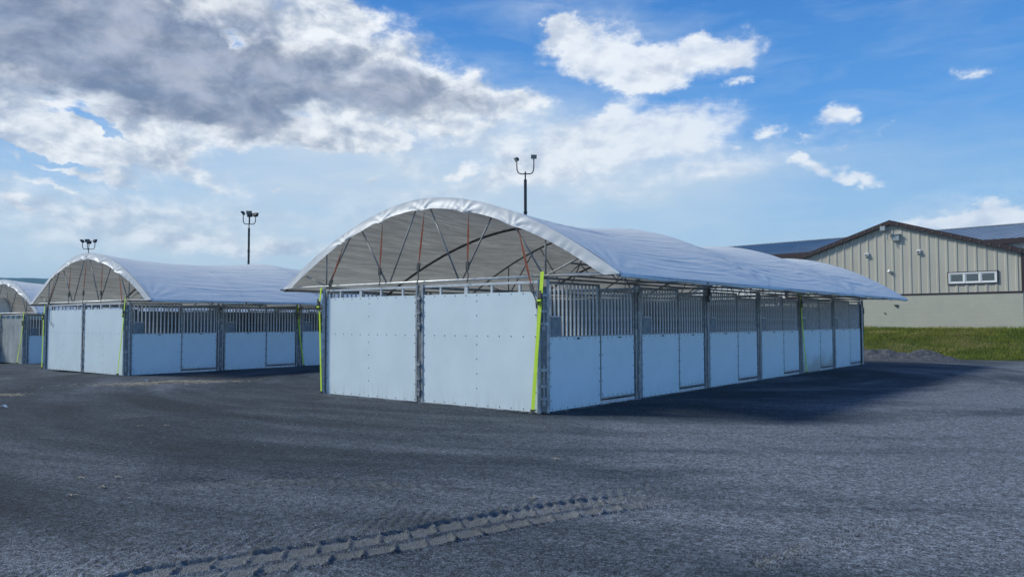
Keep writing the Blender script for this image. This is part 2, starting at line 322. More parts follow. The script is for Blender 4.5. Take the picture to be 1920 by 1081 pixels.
M['fix'] = mat('white_fixture', (.62, .62, .60), .4)
M['fixgrey'] = mat('grey_fixture', (.32, .36, .37), .4)
def f_hill(t, b):
    c = coords(t); n = t.noise(c, .02, 8, .7)
    t.l.new(t.mix(t.step(n, .35, .65), (.022, .035, .018), (.05, .065, .03)), b.inputs['Base Color'])
M['hill'] = mat('wooded_hillside', (.04, .05, .03), 1, 0, f_hill, spec=0)

# ------------------------------------------------------------------ mesh helpers
class MB:
    def __init__(s): s.v = []; s.f = []; s.m = []; s.uvw = None
    def _add(s, vs, fs, mi=0):
        o = len(s.v); s.v += [tuple(v) for v in vs]; s.f += [tuple(i+o for i in f) for f in fs]; s.m += [mi]*len(fs)
    def box(s, x0, x1, y0, y1, z0, z1, mi=0, mx=None):
        vs = [Vector((x, y, z)) for x in (x0, x1) for y in (y0, y1) for z in (z0, z1)]
        if mx: vs = [mx @ v for v in vs]
        s._add(vs, [(0, 1, 3, 2), (4, 6, 7, 5), (0, 4, 5, 1), (2, 3, 7, 6), (0, 2, 6, 4), (1, 5, 7, 3)], mi); return s
    def tube(s, pts, r, n=8, mi=0, cap=True):
        pts = [Vector(p) for p in pts]; rings = []; rr = r if isinstance(r, (list, tuple)) else [r]*len(pts)
        d0 = (pts[1]-pts[0]).normalized(); a = d0.orthogonal().normalized()
        for i, p in enumerate(pts):
            d = (pts[min(i+1, len(pts)-1)]-pts[max(i-1, 0)]).normalized()
            a = (a - d*a.dot(d)).normalized(); b = d.cross(a)
            rings.append([p+(a*math.cos(2*math.pi*k/n)+b*math.sin(2*math.pi*k/n))*rr[i] for k in range(n)])
        vs = [v for q in rings for v in q]
        fs = [(i*n+k, i*n+(k+1) % n, (i+1)*n+(k+1) % n, (i+1)*n+k) for i in range(len(pts)-1) for k in range(n)]
        if cap: fs += [tuple(range(n-1, -1, -1)), tuple((len(pts)-1)*n+k for k in range(n))]
        s._add(vs, fs, mi); return s
    def ribbon(s, pts, w, th, wdir, mi=0):
        """flat strap of width w along wdir, thickness th"""
        pts = [Vector(p) for p in pts]; wd = Vector(wdir).normalized(); vs = []; fs = []
        for i, p in enumerate(pts):
            d = (pts[min(i+1, len(pts)-1)]-pts[max(i-1, 0)]).normalized(); wv = (wd-d*wd.dot(d)).normalized(); nn = d.cross(wv)
            ww = w[i] if isinstance(w, (list, tuple)) else w
            vs += [p+wv*ww/2+nn*th/2, p-wv*ww/2+nn*th/2, p-wv*ww/2-nn*th/2, p+wv*ww/2-nn*th/2]
        for i in range(len(pts)-1):
            for k in range(4): fs.append((i*4+k, i*4+(k+1) % 4, i*4+4+(k+1) % 4, i*4+4+k))
        n = len(pts)*4; fs += [(3, 2, 1, 0), (n-4, n-3, n-2, n-1)]
        s._add(vs, fs, mi); return s
    def dome(s, c, r, axis='y-', mi=0, n=6):
        c = Vector(c); vs = []; nv = {'y-': Vector((0, -1, 0)), 'x+': Vector((1, 0, 0)), 'y+': Vector((0, 1, 0)), 'x-': Vector((-1, 0, 0))}[axis]
        a = nv.orthogonal().normalized(); b = nv.cross(a)
        vs = [c+(a*math.cos(2*math.pi*k/n)+b*math.sin(2*math.pi*k/n))*r for k in range(n)]+[c+nv*r*.6]
        s._add(vs, [(k, (k+1) % n, n) for k in range(n)], mi); return s
    def mesh(s, name, mats, smooth=False):
        me = bpy.data.meshes.new(name); me.from_pydata(s.v, [], s.f)
        for m in (mats if isinstance(mats, (list, tuple)) else [mats]): me.materials.append(m)
        me.polygons.foreach_set('material_index', s.m)
        if smooth: me.polygons.foreach_set('use_smooth', [True]*len(s.f))
        me.update(); return me
def link(name, me, parent=None, loc=(0, 0, 0), rz=0):
    o = bpy.data.objects.new(name, me); COL.objects.link(o); o.parent = parent; o.location = loc; o.rotation_euler = (0, 0, rz); return o
def tag(o, label, cat, group=None, kind=None):
    if label: o['label'] = label
    if cat: o['category'] = cat
    if group: o['group'] = group
    if kind: o['kind'] = kind
    return o
def bevel(o, w=.006):
    md = o.modifiers.new('bevel', 'BEVEL'); md.width = w; md.segments = 2; md.limit_method = 'ANGLE'; return o
CACHE = {}
def cached(key, fn):
    if key not in CACHE: CACHE[key] = fn()
    return CACHE[key]
def grid_mesh(name, P, mats, smooth=True):
    ny, nx = P.shape[:2]; me = bpy.data.meshes.new(name)
    me.vertices.add(nx*ny); me.vertices.foreach_set('co', P.reshape(-1).astype(np.float32))
    i = np.arange((ny-1)*(nx-1)); r = i//(nx-1); c = i % (nx-1); a = r*nx+c
    q = np.stack([a, a+1, a+nx+1, a+nx], 1).astype(np.int32)
    me.loops.add(q.size); me.polygons.add(len(q)); me.loops.foreach_set('vertex_index', q.ravel())
    me.polygons.foreach_set('loop_start', np.arange(0, q.size, 4, dtype=np.int32)); me.polygons.foreach_set('loop_total', np.full(len(q), 4, np.int32))
    me.polygons.foreach_set('use_smooth', np.full(len(q), smooth))
    for m in mats: me.materials.append(m)
    me.update(calc_edges=True); me.validate(); return me
def tri_mesh(name, V, Fc, mats):
    me = bpy.data.meshes.new(name); me.vertices.add(len(V)); me.vertices.foreach_set('co', V.astype(np.float32).ravel())
    me.loops.add(Fc.size); me.polygons.add(len(Fc)); me.loops.foreach_set('vertex_index', Fc.astype(np.int32).ravel())
    k = Fc.shape[1]; me.polygons.foreach_set('loop_start', np.arange(0, Fc.size, k, dtype=np.int32)); me.polygons.foreach_set('loop_total', np.full(len(Fc), k, np.int32))
    for m in mats: me.materials.append(m)
    me.update(calc_edges=True); return me
def vnoise(x, y, seed=0):
    """smooth 2-d value noise, 0..1"""
    xi = np.floor(x).astype(np.int64); yi = np.floor(y).astype(np.int64); fx = x-xi; fy = y-yi
    fx = fx*fx*(3-2*fx); fy = fy*fy*(3-2*fy)
    def h(a, b):
        n = (a*374761393+b*668265263+seed*1442695041) & 0xffffffff; n = ((n ^ (n >> 13))*1274126177) & 0xffffffff; n = n ^ (n >> 16)
        return (n & 0xffff)/65535.
    return (h(xi, yi)*(1-fx)+h(xi+1, yi)*fx)*(1-fy)+(h(xi, yi+1)*(1-fx)+h(xi+1, yi+1)*fx)*fy
def sst(x, a, b):
    t = np.clip((x-a)/(b-a), 0, 1); return t*t*(3-2*t)

# ------------------------------------------------------------------ ground
def ground_z(x, y):
    x = np.asarray(x, float); y = np.asarray(y, float)
    z = -.0075*np.clip(-x-5, 0, 70)-.010*np.clip(-x-20, 0, 25)
    return z
TRACKS = []     # (points, half width, depth, lug spacing, strength)
def gpt(px, py):
    d = ray(px, py); t = -CAM.z/d.z; return np.array([CAM.x+d.x*t, CAM.y+d.y*t])
def build_ground():
    fw = np.array([-math.sin(YAW), math.cos(YAW)]); rt = np.array([math.cos(YAW), math.sin(YAW)])
    def axis(a, b, st, lo, hi, g):
        m = list(np.arange(a, b, st)); s = st
        while m[-1] < hi: s *= g; m.append(m[-1]+s)
        s = st; l = []; p = a
        while p > lo: s *= g; p -= s; l.append(p)
        return np.array(l[::-1]+m)
    us = axis(-3.6, 1.6, .0125, -5000, 5000, 1.09); ws = axis(4.3, 8.6, .0125, -600, 5000, 1.06)
    U, W = np.meshgrid(us, ws); X = CAM.x+U*rt[0]+W*fw[0]; Y = CAM.y+U*rt[1]+W*fw[1]
    Z = ground_z(X, Y)
    near = np.exp(-(W/40.)**2)*(np.abs(U) < 200)
    Z += near*((vnoise(X*.35, Y*.35, 3)-.5)*.03+(vnoise(X*1.3+Y*.4, Y*1.9, 4)-.5)*.016)*sst(np.hypot(X-8.2, Y+10.9), 2, 6)
    comp = np.zeros_like(X)
    def track(pts, hw, depth, lug, gain, fade=.6, kind='tractor'):
        nonlocal Z, comp
        pts = [np.asarray(p) for p in pts]
        best = np.full(X.shape, 1e9); S = np.zeros_like(X); V = np.zeros_like(X); acc = 0
        for a, b in zip(pts[:-1], pts[1:]):
            d = b-a; L = np.hypot(*d); d = d/L; nrm = np.array([-d[1], d[0]])
            s = (X-a[0])*d[0]+(Y-a[1])*d[1]; sc_ = np.clip(s, 0, L); dx = X-a[0]-d[0]*sc_; dy = Y-a[1]-d[1]*sc_
            di = np.hypot(dx, dy); mk = di < best; best = np.where(mk, di, best); S = np.where(mk, acc+sc_, S)
            V = np.where(mk, dx*nrm[0]+dy*nrm[1], V); acc += L
        wob = (vnoise(S*1.7, V*0+3, 8)-.5)*.05
        v = (V+wob)/hw; inside = sst(np.abs(v), 1.04, .96)*sst(S, 0, .3)*sst(S, acc, acc-fade)
        rough = .6+.8*vnoise(X*6, Y*6, 12)
        if kind == 'tractor':
            ph = (S-v*hw*.42+np.where(v > 0, lug*.5, 0))/lug; rw = np.where(v > 0, v, v+1); fr = np.abs(ph-np.round(ph))*lug
            ridge = np.exp(-(fr/.017)**2)*sst(np.abs(v), .06, .2)
            mid_ = np.exp(-(v/.065)**2); rim = np.exp(-((np.abs(v)-1.0)/.055)**2)
            hgt = -depth*inside+inside*(ridge*depth*(2.1-1.3*rw)*rough+mid_*depth*1.2*rough)+rim*depth*1.1*rough*sst(S, 0, .3)*sst(S, acc, acc-fade)
            comp = np.maximum(comp, gain*inside*(1-.75*ridge)*(1-.6*mid_))
        else:
            ph = (S-np.abs(v)*hw*.8)/lug; hgt = inside*depth*(np.cos(2*np.pi*ph)*rough)-inside*depth*.4
            comp = np.maximum(comp, gain*inside*.6)
        Z = Z+hgt
    track([gpt(120, 1120), gpt(300, 1080), gpt(520, 1046), gpt(760, 1008), gpt(960, 972), gpt(1130, 946), gpt(1330, 922)], .27, .018, .235, .75, 1.5)
    track([gpt(-60, 1100), gpt(330, 1035), gpt(700, 985), gpt(1000, 940)], .22, .006, .11, .25, 1.2, 'tread')
    track([gpt(300, 905), gpt(620, 895), gpt(950, 915)], .3, .007, .15, .25, 1.0, 'tread')
    track([gpt(1390, 1075), gpt(1560, 1015), gpt(1730, 972)], .09, .012, .12, .35, .5, 'tread')
    track([gpt(820, 985), gpt(1060, 945), gpt(1330, 900)], .25, .006, .12, .25, 1., 'tread')
    me = grid_mesh('ground', np.stack([X, Y, Z], -1), [M['ground']])
    at = me.attributes.new('compacted', 'FLOAT', 'POINT'); at.data.foreach_set('value', comp.ravel().astype(np.float32))
    o = link('ground', me); o['kind'] = 'structure'
build_ground()

def build_stones():
    n = 16000; fw = np.array([-math.sin(YAW), math.cos(YAW)]); rt = np.array([math.cos(YAW), math.sin(YAW)])
    w = 4.2+RNG.random(n)**1.8*16; u = (RNG.random(n)-.5)*1.5*w
    X = CAM.x+u*rt[0]+w*fw[0]; Y = CAM.y+u*rt[1]+w*fw[1]
    # grit drifted against the feet of the panels
    gx = np.concatenate([-6.2*RNG.random(2200), .03+.10*RNG.random(2600)**2]); gy = np.concatenate([-.02-.12*RNG.random(2200)**2, 20*RNG.random(2600)])
    keep = ~((X < .3) & (X > -6.5) & (Y > -.3)); X = np.concatenate([X[keep], gx]); Y = np.concatenate([Y[keep], gy]); n = len(X)
    base = np.array([(0, 0, .75), (1, 0, 0), (0, 1, .1), (-1, 0, 0), (0, -1, .1), (0, 0, -.5)])
    fc = np.array([(0, 1, 2), (0, 2, 3), (0, 3, 4), (0, 4, 1), (5, 2, 1), (5, 3, 2), (5, 4, 3), (5, 1, 4)])
    s = .003+RNG.random(n)**7*.011; s[-len(gx):] = .006+RNG.random(len(gx))**3*.02; V = base[None]*s[:, None, None]*(1+.5*(RNG.random((n, 6, 3))-.5)); a = RNG.random(n)*6.28
    c, si = np.cos(a)[:, None], np.sin(a)[:, None]
    V = np.stack([V[..., 0]*c-V[..., 1]*si, V[..., 0]*si+V[..., 1]*c, V[..., 2]*.8], -1)+np.stack([X, Y, ground_z(X, Y)+s*.2], -1)[:, None]
    Fc = (fc[None]+6*np.arange(n)[:, None, None]).reshape(-1, 3)
    o = link('loose_gravel', tri_mesh('loose_gravel', V.reshape(-1, 3), Fc, [M['stone']])); tag(o, 'loose grey stones scattered over the crushed stone yard', 'gravel', kind='stuff')
build_stones()

# ------------------------------------------------------------------ barns
PIT = 3.247; NB = 6; LEN = PIT*NB; WID = 6.1; H = 2.305; HS = 1.31
XL, XR, XC = -7.63, 1.57, -3.03; EAVE = 2.37; RISE = 1.67; HALF = 4.6
def prof_(s): return np.where(np.asarray(s) < 0, np.abs(s)**1.74, np.abs(s)**1.94)
def arc(s): return EAVE+RISE*(1-prof_(s)) if isinstance(s, np.ndarray) else float(EAVE+RISE*(1-prof_(s)))           # s in -1..1
def canopy_mesh(seed):
    nx, ny = 241, 313; s = np.linspace(-1, 1, nx); s = np.sign(s)*np.abs(s)**.97; t = np.linspace(0, 3, ny)
    Sg, T = np.meshgrid(s, t); k = np.minimum(np.floor(T), 2); tt = T-k; q = 4*tt*(1-tt)
    rise = RISE*(1-prof_(Sg)); Zb = EAVE+rise*(1-.135*q)
    Xb = XC+HALF*Sg*(1-.004*q); Yb = T*LEN/3
    side = np.sign(Sg); d = 1-np.abs(Sg)                       # 0 at eave .. 1 at ridge
    amp = np.zeros_like(Sg)
    for i, (f, a) in enumerate(((7, .006), (13, .005))):
        sk = .10 if i % 2 else .2
        bend = d-sk*np.sin(np.pi*tt)*(1-d)+.25*(vnoise(T*1.3+side*9, d*3+k*5, seed+i)-.5)+.05*tt*(1 if i % 2 else -1)
        w = np.sin(2*np.pi*f*bend+seed+side*i)
        m = sst(vnoise(T*2.2+i*7, d*5+side*3, seed+20+i), .30, .75)
        amp += a*np.sign(w)*np.abs(w)**1.7*m
    env = (.35+.65*np.sqrt(np.clip(q, 0, 1)))*sst(d, 0, .10)*sst(1-d, 0, .06)
    # gathers fanning out of the arch feet
    for j in range(4):
        yy = np.abs(T-j)*LEN/3; dd = d*HALF; ang = np.arctan2(dd, yy+1e-3); rr = np.hypot(dd, yy)
        amp += .009*np.sin(ang*19+j*2+seed)*np.exp(-(rr/1.1)**2)*sst(rr, .05, .4)
        rr2 = np.hypot(dd-1.9, yy); amp += .003*np.sin(np.arctan2(dd-1.9, yy+1e-3)*11+seed*j)*np.exp(-(rr2/.8)**2)
    rs = np.random.default_rng(seed*7+1)
    for bay in range(3):
        r0, r1 = bay*104, bay*104+105; tb = (T-bay)[r0:r1]; db = d[r0:r1]; sb = side[r0:r1]
        for sd in (-1, 1):
            on = sb == sd
            for _ in range(80):
                D = .06+.92*rs.random()**.9; ta, tz = sorted((rs.random()*.9-.05, rs.random()*.9+.15)); tz = max(tz, ta+.28)
                dip = (.09+.08*rs.random())*(1-D)*min(1, D*3); tilt = (rs.random()-.5)*.05
                dc = D-dip*np.sin(np.pi*np.clip(tb, 0, 1))+tilt*(tb-.5); sg = .0045+.004*rs.random()
                w = np.exp(-((db-dc)/sg)**2)-.6*np.exp(-((db-dc-sg*1.9)/(sg*1.2))**2)
                tap = np.clip(np.minimum((tb-ta)/.16, (tz-tb)/.16), 0, 1)
                amp[r0:r1] += np.where(on, w*tap*(.004+.009*rs.random()**1.5), 0)
    amp += .010*np.exp(-((tt-.5)*LEN/3/.07)**2)                 # welded seam over the middle rafter
    env = np.maximum(env, .8*sst(d, .02, .08))
    Z = Zb+amp*env; X = Xb+side*amp*env*.45
    P = np.stack([X, Yb, Z], -1)
    # hem round the eave pipe
    def hem(e, sg):
        r1 = e.copy(); r1[:, 0] += sg*.025; r1[:, 2] -= .035
        r2 = e.copy(); r2[:, 0] += sg*.005; r2[:, 2] -= .075+.014*np.sin(t*23+seed)+.012*(vnoise(t*14, t*0, seed)-.5)
        r3 = e.copy(); r3[:, 0] -= sg*.05; r3[:, 2] -= .065
        return [r1, r2, r3]
    lft = hem(P[:, 0], -1); rgt = hem(P[:, -1], 1)
    P = np.concatenate([np.stack(lft[::-1], 1), P, np.stack(rgt, 1)], 1)
    return grid_mesh('canopy', P, [M['canvas']])
TIES = (-.53, -.25, .02, .28, .54)
def valance_mesh(seed, y0, sg):
    n, m = 241, 9; s = np.linspace(-1, 1, n); v = np.linspace(0, 1, m); Sg, V = np.meshgrid(s, v)
    nx = 2*RISE*Sg/HALF; L = np.sqrt(nx*nx+1); nx /= L; nz = 1/L
    wid = (.225-.035*np.abs(Sg)**3)-.04*sst(-Sg, .1, .7); tie = sum(np.exp(-((Sg-c)/.035)**2) for c in TIES); sc2 = sum(np.exp(-((Sg-c)/.13)**2) for c in TIES)
    wid = wid*(1+.13*tie*V)
    end = sst(1-np.abs(Sg), 0, .05); wid = wid*(.25+.75*end)
    fold = sum(np.sin(np.arctan2((Sg-c)*HALF, (1.05-V)*.3)*8+c*9+seed)*np.exp(-((Sg-c)/.10)**2) for c in TIES)
    cr = .004*np.sin(Sg*150+2*np.sin(Sg*31)+V*2.4)*V*vnoise(Sg*9, V*0, seed+2)*2+.026*fold*V+.012*(vnoise(Sg*14+V*1.5, V*1.2, seed)-.5)*np.sqrt(V)
    Yo = .012*V+.07*sc2*V*V+cr
    X = XC+HALF*Sg-nx*wid*V; Z = arc(Sg)-nz*wid*V+.006
    P = np.stack([X, y0+sg*(-Yo), Z], -1)
    if sg < 0: pass
    return grid_mesh('valance', P[::-1] if sg > 0 else P, [M['edge']])
def rivets(mb, pts, axis):
    for p in pts: mb.dome(p, .0135, axis, 1)

def front_panel_mesh(x0, x1, axis='y-'):
    mb = MB(); w = x1-x0; mb.box(x0, x1, -.012, .0, .012, 2.12); y = -.013; R_ = []
    for z in (.05, 1.325, 2.085): R_ += [(x0+.03+(w-.06)*i/10, y, z) for i in range(11)]
    for x in (x0+.025, (x0+x1)/2, x1-.025): R_ += [(x, y, .085+.27*i) for i in range(1, 8) if i != 5]
    rivets(mb, R_, axis); return mb.mesh('front_panel', [M['sheet'], M['rivet']])
def front_frame_mesh(x0, x1):
    mb = MB()
    for x in (x0-.045, x1+.005): mb.box(x, x+.04, .002, .042, .02, 2.262)
    mb.box(x0-.05, x1+.05, -.003, .05, 2.265, 2.31)
    mb.box(x0-.0, x1, .003, .04, .02, .06)
    mb.box(x0-.0, x1, .003, .04, 1.3, 1.34)
    for i in range(1, 5): x = x0+(x1-x0)*(i-.35)/4.3; mb.box(x, x+.045 if i != 2 else x+.08, .004, .044, .062, 2.263)
    return mb.mesh('frame', M['alu'])
def post_mesh(n=2):
    mb = MB()
    mb.box(-.025, .025, -.105, -.055, 0, 2.33); mb.box(-.025, .025, .055, .105, 0, 2.33)
    mb.box(.0, .012, -.052, .052, .02, 2.2, 1)
    return mb.mesh('post', [M['steel'], M['channel']])
def hinge_mesh():
    mb = MB(); mb.tube([(.035, 0, -.25), (.035, 0, .38)], .014, 8)
    for z in (-.2, .02, .3): mb.box(.008, .062, -.05, .05, z-.025, z+.025)
    mb.box(.015, .05, -.035, .035, -.32, -.24)
    ring = [(.065, .045*math.cos(a), .12+.045*math.sin(a)) for a in np.linspace(0, 2*math.pi, 11)]
    mb.tube(ring, .005, 5, cap=False); return mb.mesh('hinge', M['steel'])
def stall_panel_mesh(w, z0=.015):
    mb = MB(); mb.box(.002, .014, 0, w, z0, HS); R_ = [(.0145, w*(i+.3)/7, HS-.03) for i in range(7)]+[(.0145, w*(i+.3)/7, z0+.03) for i in range(7)]+[(.0145, .025, .2+.25*i) for i in range(5)]+[(.0145, w-.025, .2+.25*i) for i in range(5)]
    rivets(mb, R_, 'x+'); mb.box(.0142, .022, w*.52, w*.57, HS-.045, HS-.015, 1)
    return mb.mesh('stall_panel', [M['sheet'], M['rivet']])
def stall_frame_mesh(w, top, z0=.02):
    mb = MB()
    mb.box(-.035, .0, -.035, .0, z0, top); mb.box(-.035, .0, w, w+.035, z0, top)
    mb.box(-.035, .0, .002, w-.002, top-.04, top); mb.box(-.035, .0, .002, w-.002, HS-.02, HS+.02); mb.box(-.034, .001, .002, w-.002, z0, z0+.04)
    return mb.mesh('frame', M['steel'])
def bar_mesh(z1):
    mb = MB(); mb.box(-.03, -.004, -.0145, .0145, HS+.018, z1-.038); return mb.mesh('bar', M['bar'])
def grille_mesh(w, n, z1, y0=0):
    mb = MB()
    for i in range(n): y = w*(i+.5)/n; mb.box(-.03, -.004, y-.0145, y+.0145, HS+.018, z1-.038)
    return mb.mesh('grille', M['bar'])
def feed_mesh():
    mb = MB(); mb.box(.0, .006, 0, .30, HS+.022, HS+.36); mb.box(-.004, .012, -.02, .32, HS+.36, HS+.375, 1); return mb.mesh('feed_hatch', [M['hatch'], M['bar']])
PW, DW = 1.62, 1.22; NPB, NDB = 13, 10
def truss_parts(parent, y):
    top = MB().tube([(XC+HALF*s, y, arc(s)-.03) for s in np.linspace(-1, 1, 33)], .026, 8).mesh('roof_truss', M['truss'], True) if 'ta' not in CACHE else CACHE['ta']
    if 'ta' not in CACHE:
        top = MB().tube([(XC+HALF*s, 0, arc(s)-.03) for s in np.linspace(-1, 1, 33)], .026, 8).mesh('roof_truss', M['truss'], True); CACHE['ta'] = top
    tr = link('roof_truss', top, parent, (0, y, 0))
    link('bottom_chord', cached('chord', lambda: MB().tube([(XL-.06, 0, EAVE+.02), (XR-.02, 0, EAVE+.02)], .022, 8).mesh('bottom_chord', M['alu'], True)), tr)
    zc = EAVE+.03; N = (-6.1, -4.05, -2.0, .03)
    def up(x): return arc((x-XC)/HALF)-.05
    webs = [(N[0], N[0]), (N[3], N[3]), (N[0]-.02, -7.0), (N[3]+.02, .93)]
    for a, b in zip(N[:-1], N[1:]):
        m = (a+b)/2; webs += [(a+.05, m-.13), (b-.05, m+.13)]
    for i, (a, b) in enumerate(webs):
        link('web', cached('web%d' % i, lambda: MB().tube([(a, 0, zc), (b, 0, up(b))], .0165, 8).mesh('web', M['truss'], True)), tr)
def lattice_mesh(x, z0, z1):
    mb = MB(); mb.tube([(x, .1, z0), (x, LEN-.1, z0)], .017, 6); mb.tube([(x, .1, z1), (x, LEN-.1, z1)], .017, 6)
    n = 24
    for i in range(n):
        y = .1+(LEN-.2)*i/n; h = (LEN-.2)/n/2; mb.tube([(x, y, z0), (x, y+h, z1)], .011, 5); mb.tube([(x, y+h, z1), (x, y+2*h, z0)], .011, 5)
    return mb.mesh('lattice_girder', M['truss'])

def make_barn(loc, rz, label, seed, bar_bays, grey=False):
    b = link('stall_barn', None, None, loc, rz); tag(b, label, 'stall barn', 'arched canopy stall barns in the gravel yard')
    cn = link('canopy', canopy_mesh(seed), b)
    link('valance', valance_mesh(seed, -.02, 1), cn); link('valance', valance_mesh(seed+3, LEN+.02, -1), cn)
    for j in range(4): truss_parts(b, j*LEN/3 + (.05 if j == 0 else -.05 if j == 3 else 0))
    for y in (.5, 1.5, 2.5):
        link('rafter', cached('raf', lambda: MB().tube([(XC+HALF*q, 0, EAVE+(arc(q)-EAVE)*(1-.135)-.055) for q in np.linspace(-1, 1, 33).tolist()], .03, 8).mesh('rafter', M['rafter'], True)), b, (0, y*LEN/3, 0))
    link('eave_rail', cached('er', lambda: MB().tube([(0, -.12, 0), (0, LEN+.15, 0)], .022, 8).mesh('eave_rail', M['truss'])), b, (XR-.015, 0, EAVE-.025))
    link('eave_rail', CACHE['er'], b, (XL+.015, 0, EAVE-.025))
    link('lattice_girder', cached('lat', lambda: lattice_mesh(.45, 2.38, 2.60)), b)
    link('top_rail', cached('tr', lambda: MB().box(-.02, .02, .0, LEN, 2.335, 2.37).mesh('top_rail', M['truss'])), b, (-.012, 0, 0)); link('top_rail', CACHE['tr'], b, (-WID+.012, 0, 0))
    # outriggers that carry the eave rail
    for j in range(7):
        link('outrigger', cached('orr', lambda: MB().tube([(-.25, 0, 2.40), (XR-.03, 0, EAVE-.02)], .015, 6).mesh('outrigger', M['truss'])), b, (0, PIT*j+.02, 0))
    # gable fronts
    for yb, r in ((0, 0), (LEN, math.pi)):
        for x0, x1 in ((-6.0, -3.16), (-2.94, -.12)):
            me = cached('fp%.1f' % x0, lambda: front_panel_mesh(x0, x1)); old = grey and r == 0
            if old: me = me.copy(); me.materials[0] = M['oldsheet']
            fp = link('front_panel', me, b, (0 if r == 0 else -WID, yb, 0), r)
            if old: fp['label'] = 'weathered grey front panel'
            link('frame', cached('ff%.1f' % x0, lambda: front_frame_mesh(x0, x1)), fp)
    pm = cached('post', post_mesh); hm = cached('hinge', hinge_mesh)
    def post(x, y, r, vis=True):
        p = link('post', pm, b, (x, y, 0), r)
        if vis: link('hinge', hm, p, (0, 0, .45)); link('hinge', hm, p, (0, 0, 1.75))
    post(-3.05, 0, -math.pi/2); post(0, .02, -math.pi/4); post(-6.1, .0, -math.pi*.75); post(0, LEN, math.pi/4, True); post(-6.1, LEN, math.pi*.75, False); post(-3.05, LEN, math.pi/2, False)
    # stall fronts on both long sides
    pan = cached('pan', lambda: stall_panel_mesh(PW)); dor = cached('dor', lambda: stall_panel_mesh(DW, .135))
    for side in (0, 1):
        for k in range(NB):
            y = PIT*k
            def tr(yy): return ((0, yy, 0), 0) if side == 0 else ((-WID, yy, 0), math.pi)
            if k and side == 0: post(0, y, 0)
            if k and side == 1: post(-WID, y, math.pi, False)
            sx = 1 if side == 0 else -1
            def place(name, me, y0, w):
                l, r = tr(y0 if side == 0 else y0+w); return link(name, me, b, l, r)
            p = place('stall_panel', pan, y+.19, PW); link('frame', cached('pf', lambda: stall_frame_mesh(PW, H)), p)
            d = place('stall_door', dor, y+1.86, DW); link('frame', cached('df', lambda: stall_frame_mesh(DW, 2.2, .1)), d)
            link('latch', cached('latch', lambda: MB().box(.002, .03, 0, .03, 1.02, 1.12).tube([(.03, .015, 1.07), (.05, .015, 1.02)], .008, 6).mesh('latch', M['steel'])), d, (0, DW-.02 if side == 0 else -.01, 0))
            if side == 0 and k == 4 and seed == 3:
                for q in (p, d): q.data = q.data.copy(); q.data.materials[0] = M['mudsheet']; q['label'] = 'mud splashed along its lower edge'
            if side == 0 and k in bar_bays:
                bm = cached('bm', lambda: bar_mesh(H)); bd = cached('bd', lambda: bar_mesh(2.2))
                for i in range(NPB): link('bar', bm, p, (0, PW*(i+.5)/NPB, 0))
                for i in range(NDB): link('bar', bd, d, (0, DW*(i+.5)/NDB, 0))
            else:
                link('grille', cached('g1', lambda: grille_mesh(PW, NPB, H)), p); link('grille', cached('g2', lambda: grille_mesh(DW, NDB, 2.2)), d)
            link('feed_hatch', cached('fh', feed_mesh), p, (0, .06, 0))
            # sill below the door
            l, r = tr(y+1.86 if side == 0 else y+1.86+DW)
            link('sill', cached('sill', lambda: MB().box(-.035, .008, -.03, DW+.03, .005, .07).mesh('sill', M['alu'])), b, l, r)
    # inside walls
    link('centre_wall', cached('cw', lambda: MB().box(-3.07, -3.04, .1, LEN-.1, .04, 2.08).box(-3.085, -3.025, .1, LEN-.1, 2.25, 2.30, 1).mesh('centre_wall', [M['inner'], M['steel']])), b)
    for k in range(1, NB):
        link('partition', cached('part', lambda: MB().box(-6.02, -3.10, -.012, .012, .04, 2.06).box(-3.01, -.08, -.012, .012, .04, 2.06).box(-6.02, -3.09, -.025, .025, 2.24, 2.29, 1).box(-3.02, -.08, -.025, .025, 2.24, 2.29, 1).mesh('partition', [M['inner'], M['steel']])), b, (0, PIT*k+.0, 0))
    return b
B1 = make_barn((0, 0, 0), 0, 'nearest and largest white canopied stall barn, six stall doors along its side', 3, (0, 1, 2, 3))
B2 = make_barn((-16.82, .535, -.09), R(.64), 'second white canopied stall barn to the left of the nearest one', 17, (0, 1))
B3 = make_barn((-32.37, 2.98, -.34), R(-.2), 'third stall barn at the left edge with a weathered grey front panel', 29, (0,), True)
B4 = make_barn((-38.52, -15.5, -.28), 0, 'farthest left stall barn, only a corner of its white canopy in the picture', 41, ())

# ------------------------------------------------------------------ straps
def at(b, p): return b.matrix_basis @ Vector(p)
def lime_strap(b, pts, wdir, label, ratchet_at=.28, m='lime', w=.05, group='lime ratchet straps holding down the canopies'):
    P = [at(b, p) for p in pts]; mb = MB()
    me = mb.ribbon(P, w, .005, wdir).mesh('ratchet_strap', M[m]); o = link('ratchet_strap', me); tag(o, label, 'strap', group)
    i = 1; c = P[i]; d = (P[i+1]-P[i]).normalized(); wd = Vector(wdir).normalized(); nn = wd.cross(d).normalized()
    if nn.dot(CAM-c) < 0: nn = -nn
    k = MB(); mx = Matrix.Translation(c) @ Matrix((wd, d, nn)).transposed().to_4x4()
    k.box(-.04, -.03, -.10, .10, .004, .035, 0, mx); k.box(.03, .04, -.10, .10, .004, .035, 0, mx); k.tube([mx @ Vector((-.04, .03, .03)), mx @ Vector((.04, .03, .03))], .022, 8, 1); k.box(-.028, .028, -.15, -.02, .03, .04, 0, mx)
    link('ratchet_buckle', k.mesh('ratchet_buckle', [M['buckle'], M[m]]), o)
    f = P[-1]; g = MB().box(f.x-.03, f.x+.03, f.y-.03, f.y+.03, f.z-.005, f.z+.045).mesh('anchor', M['buckle']); link('anchor', g, o)
    return o
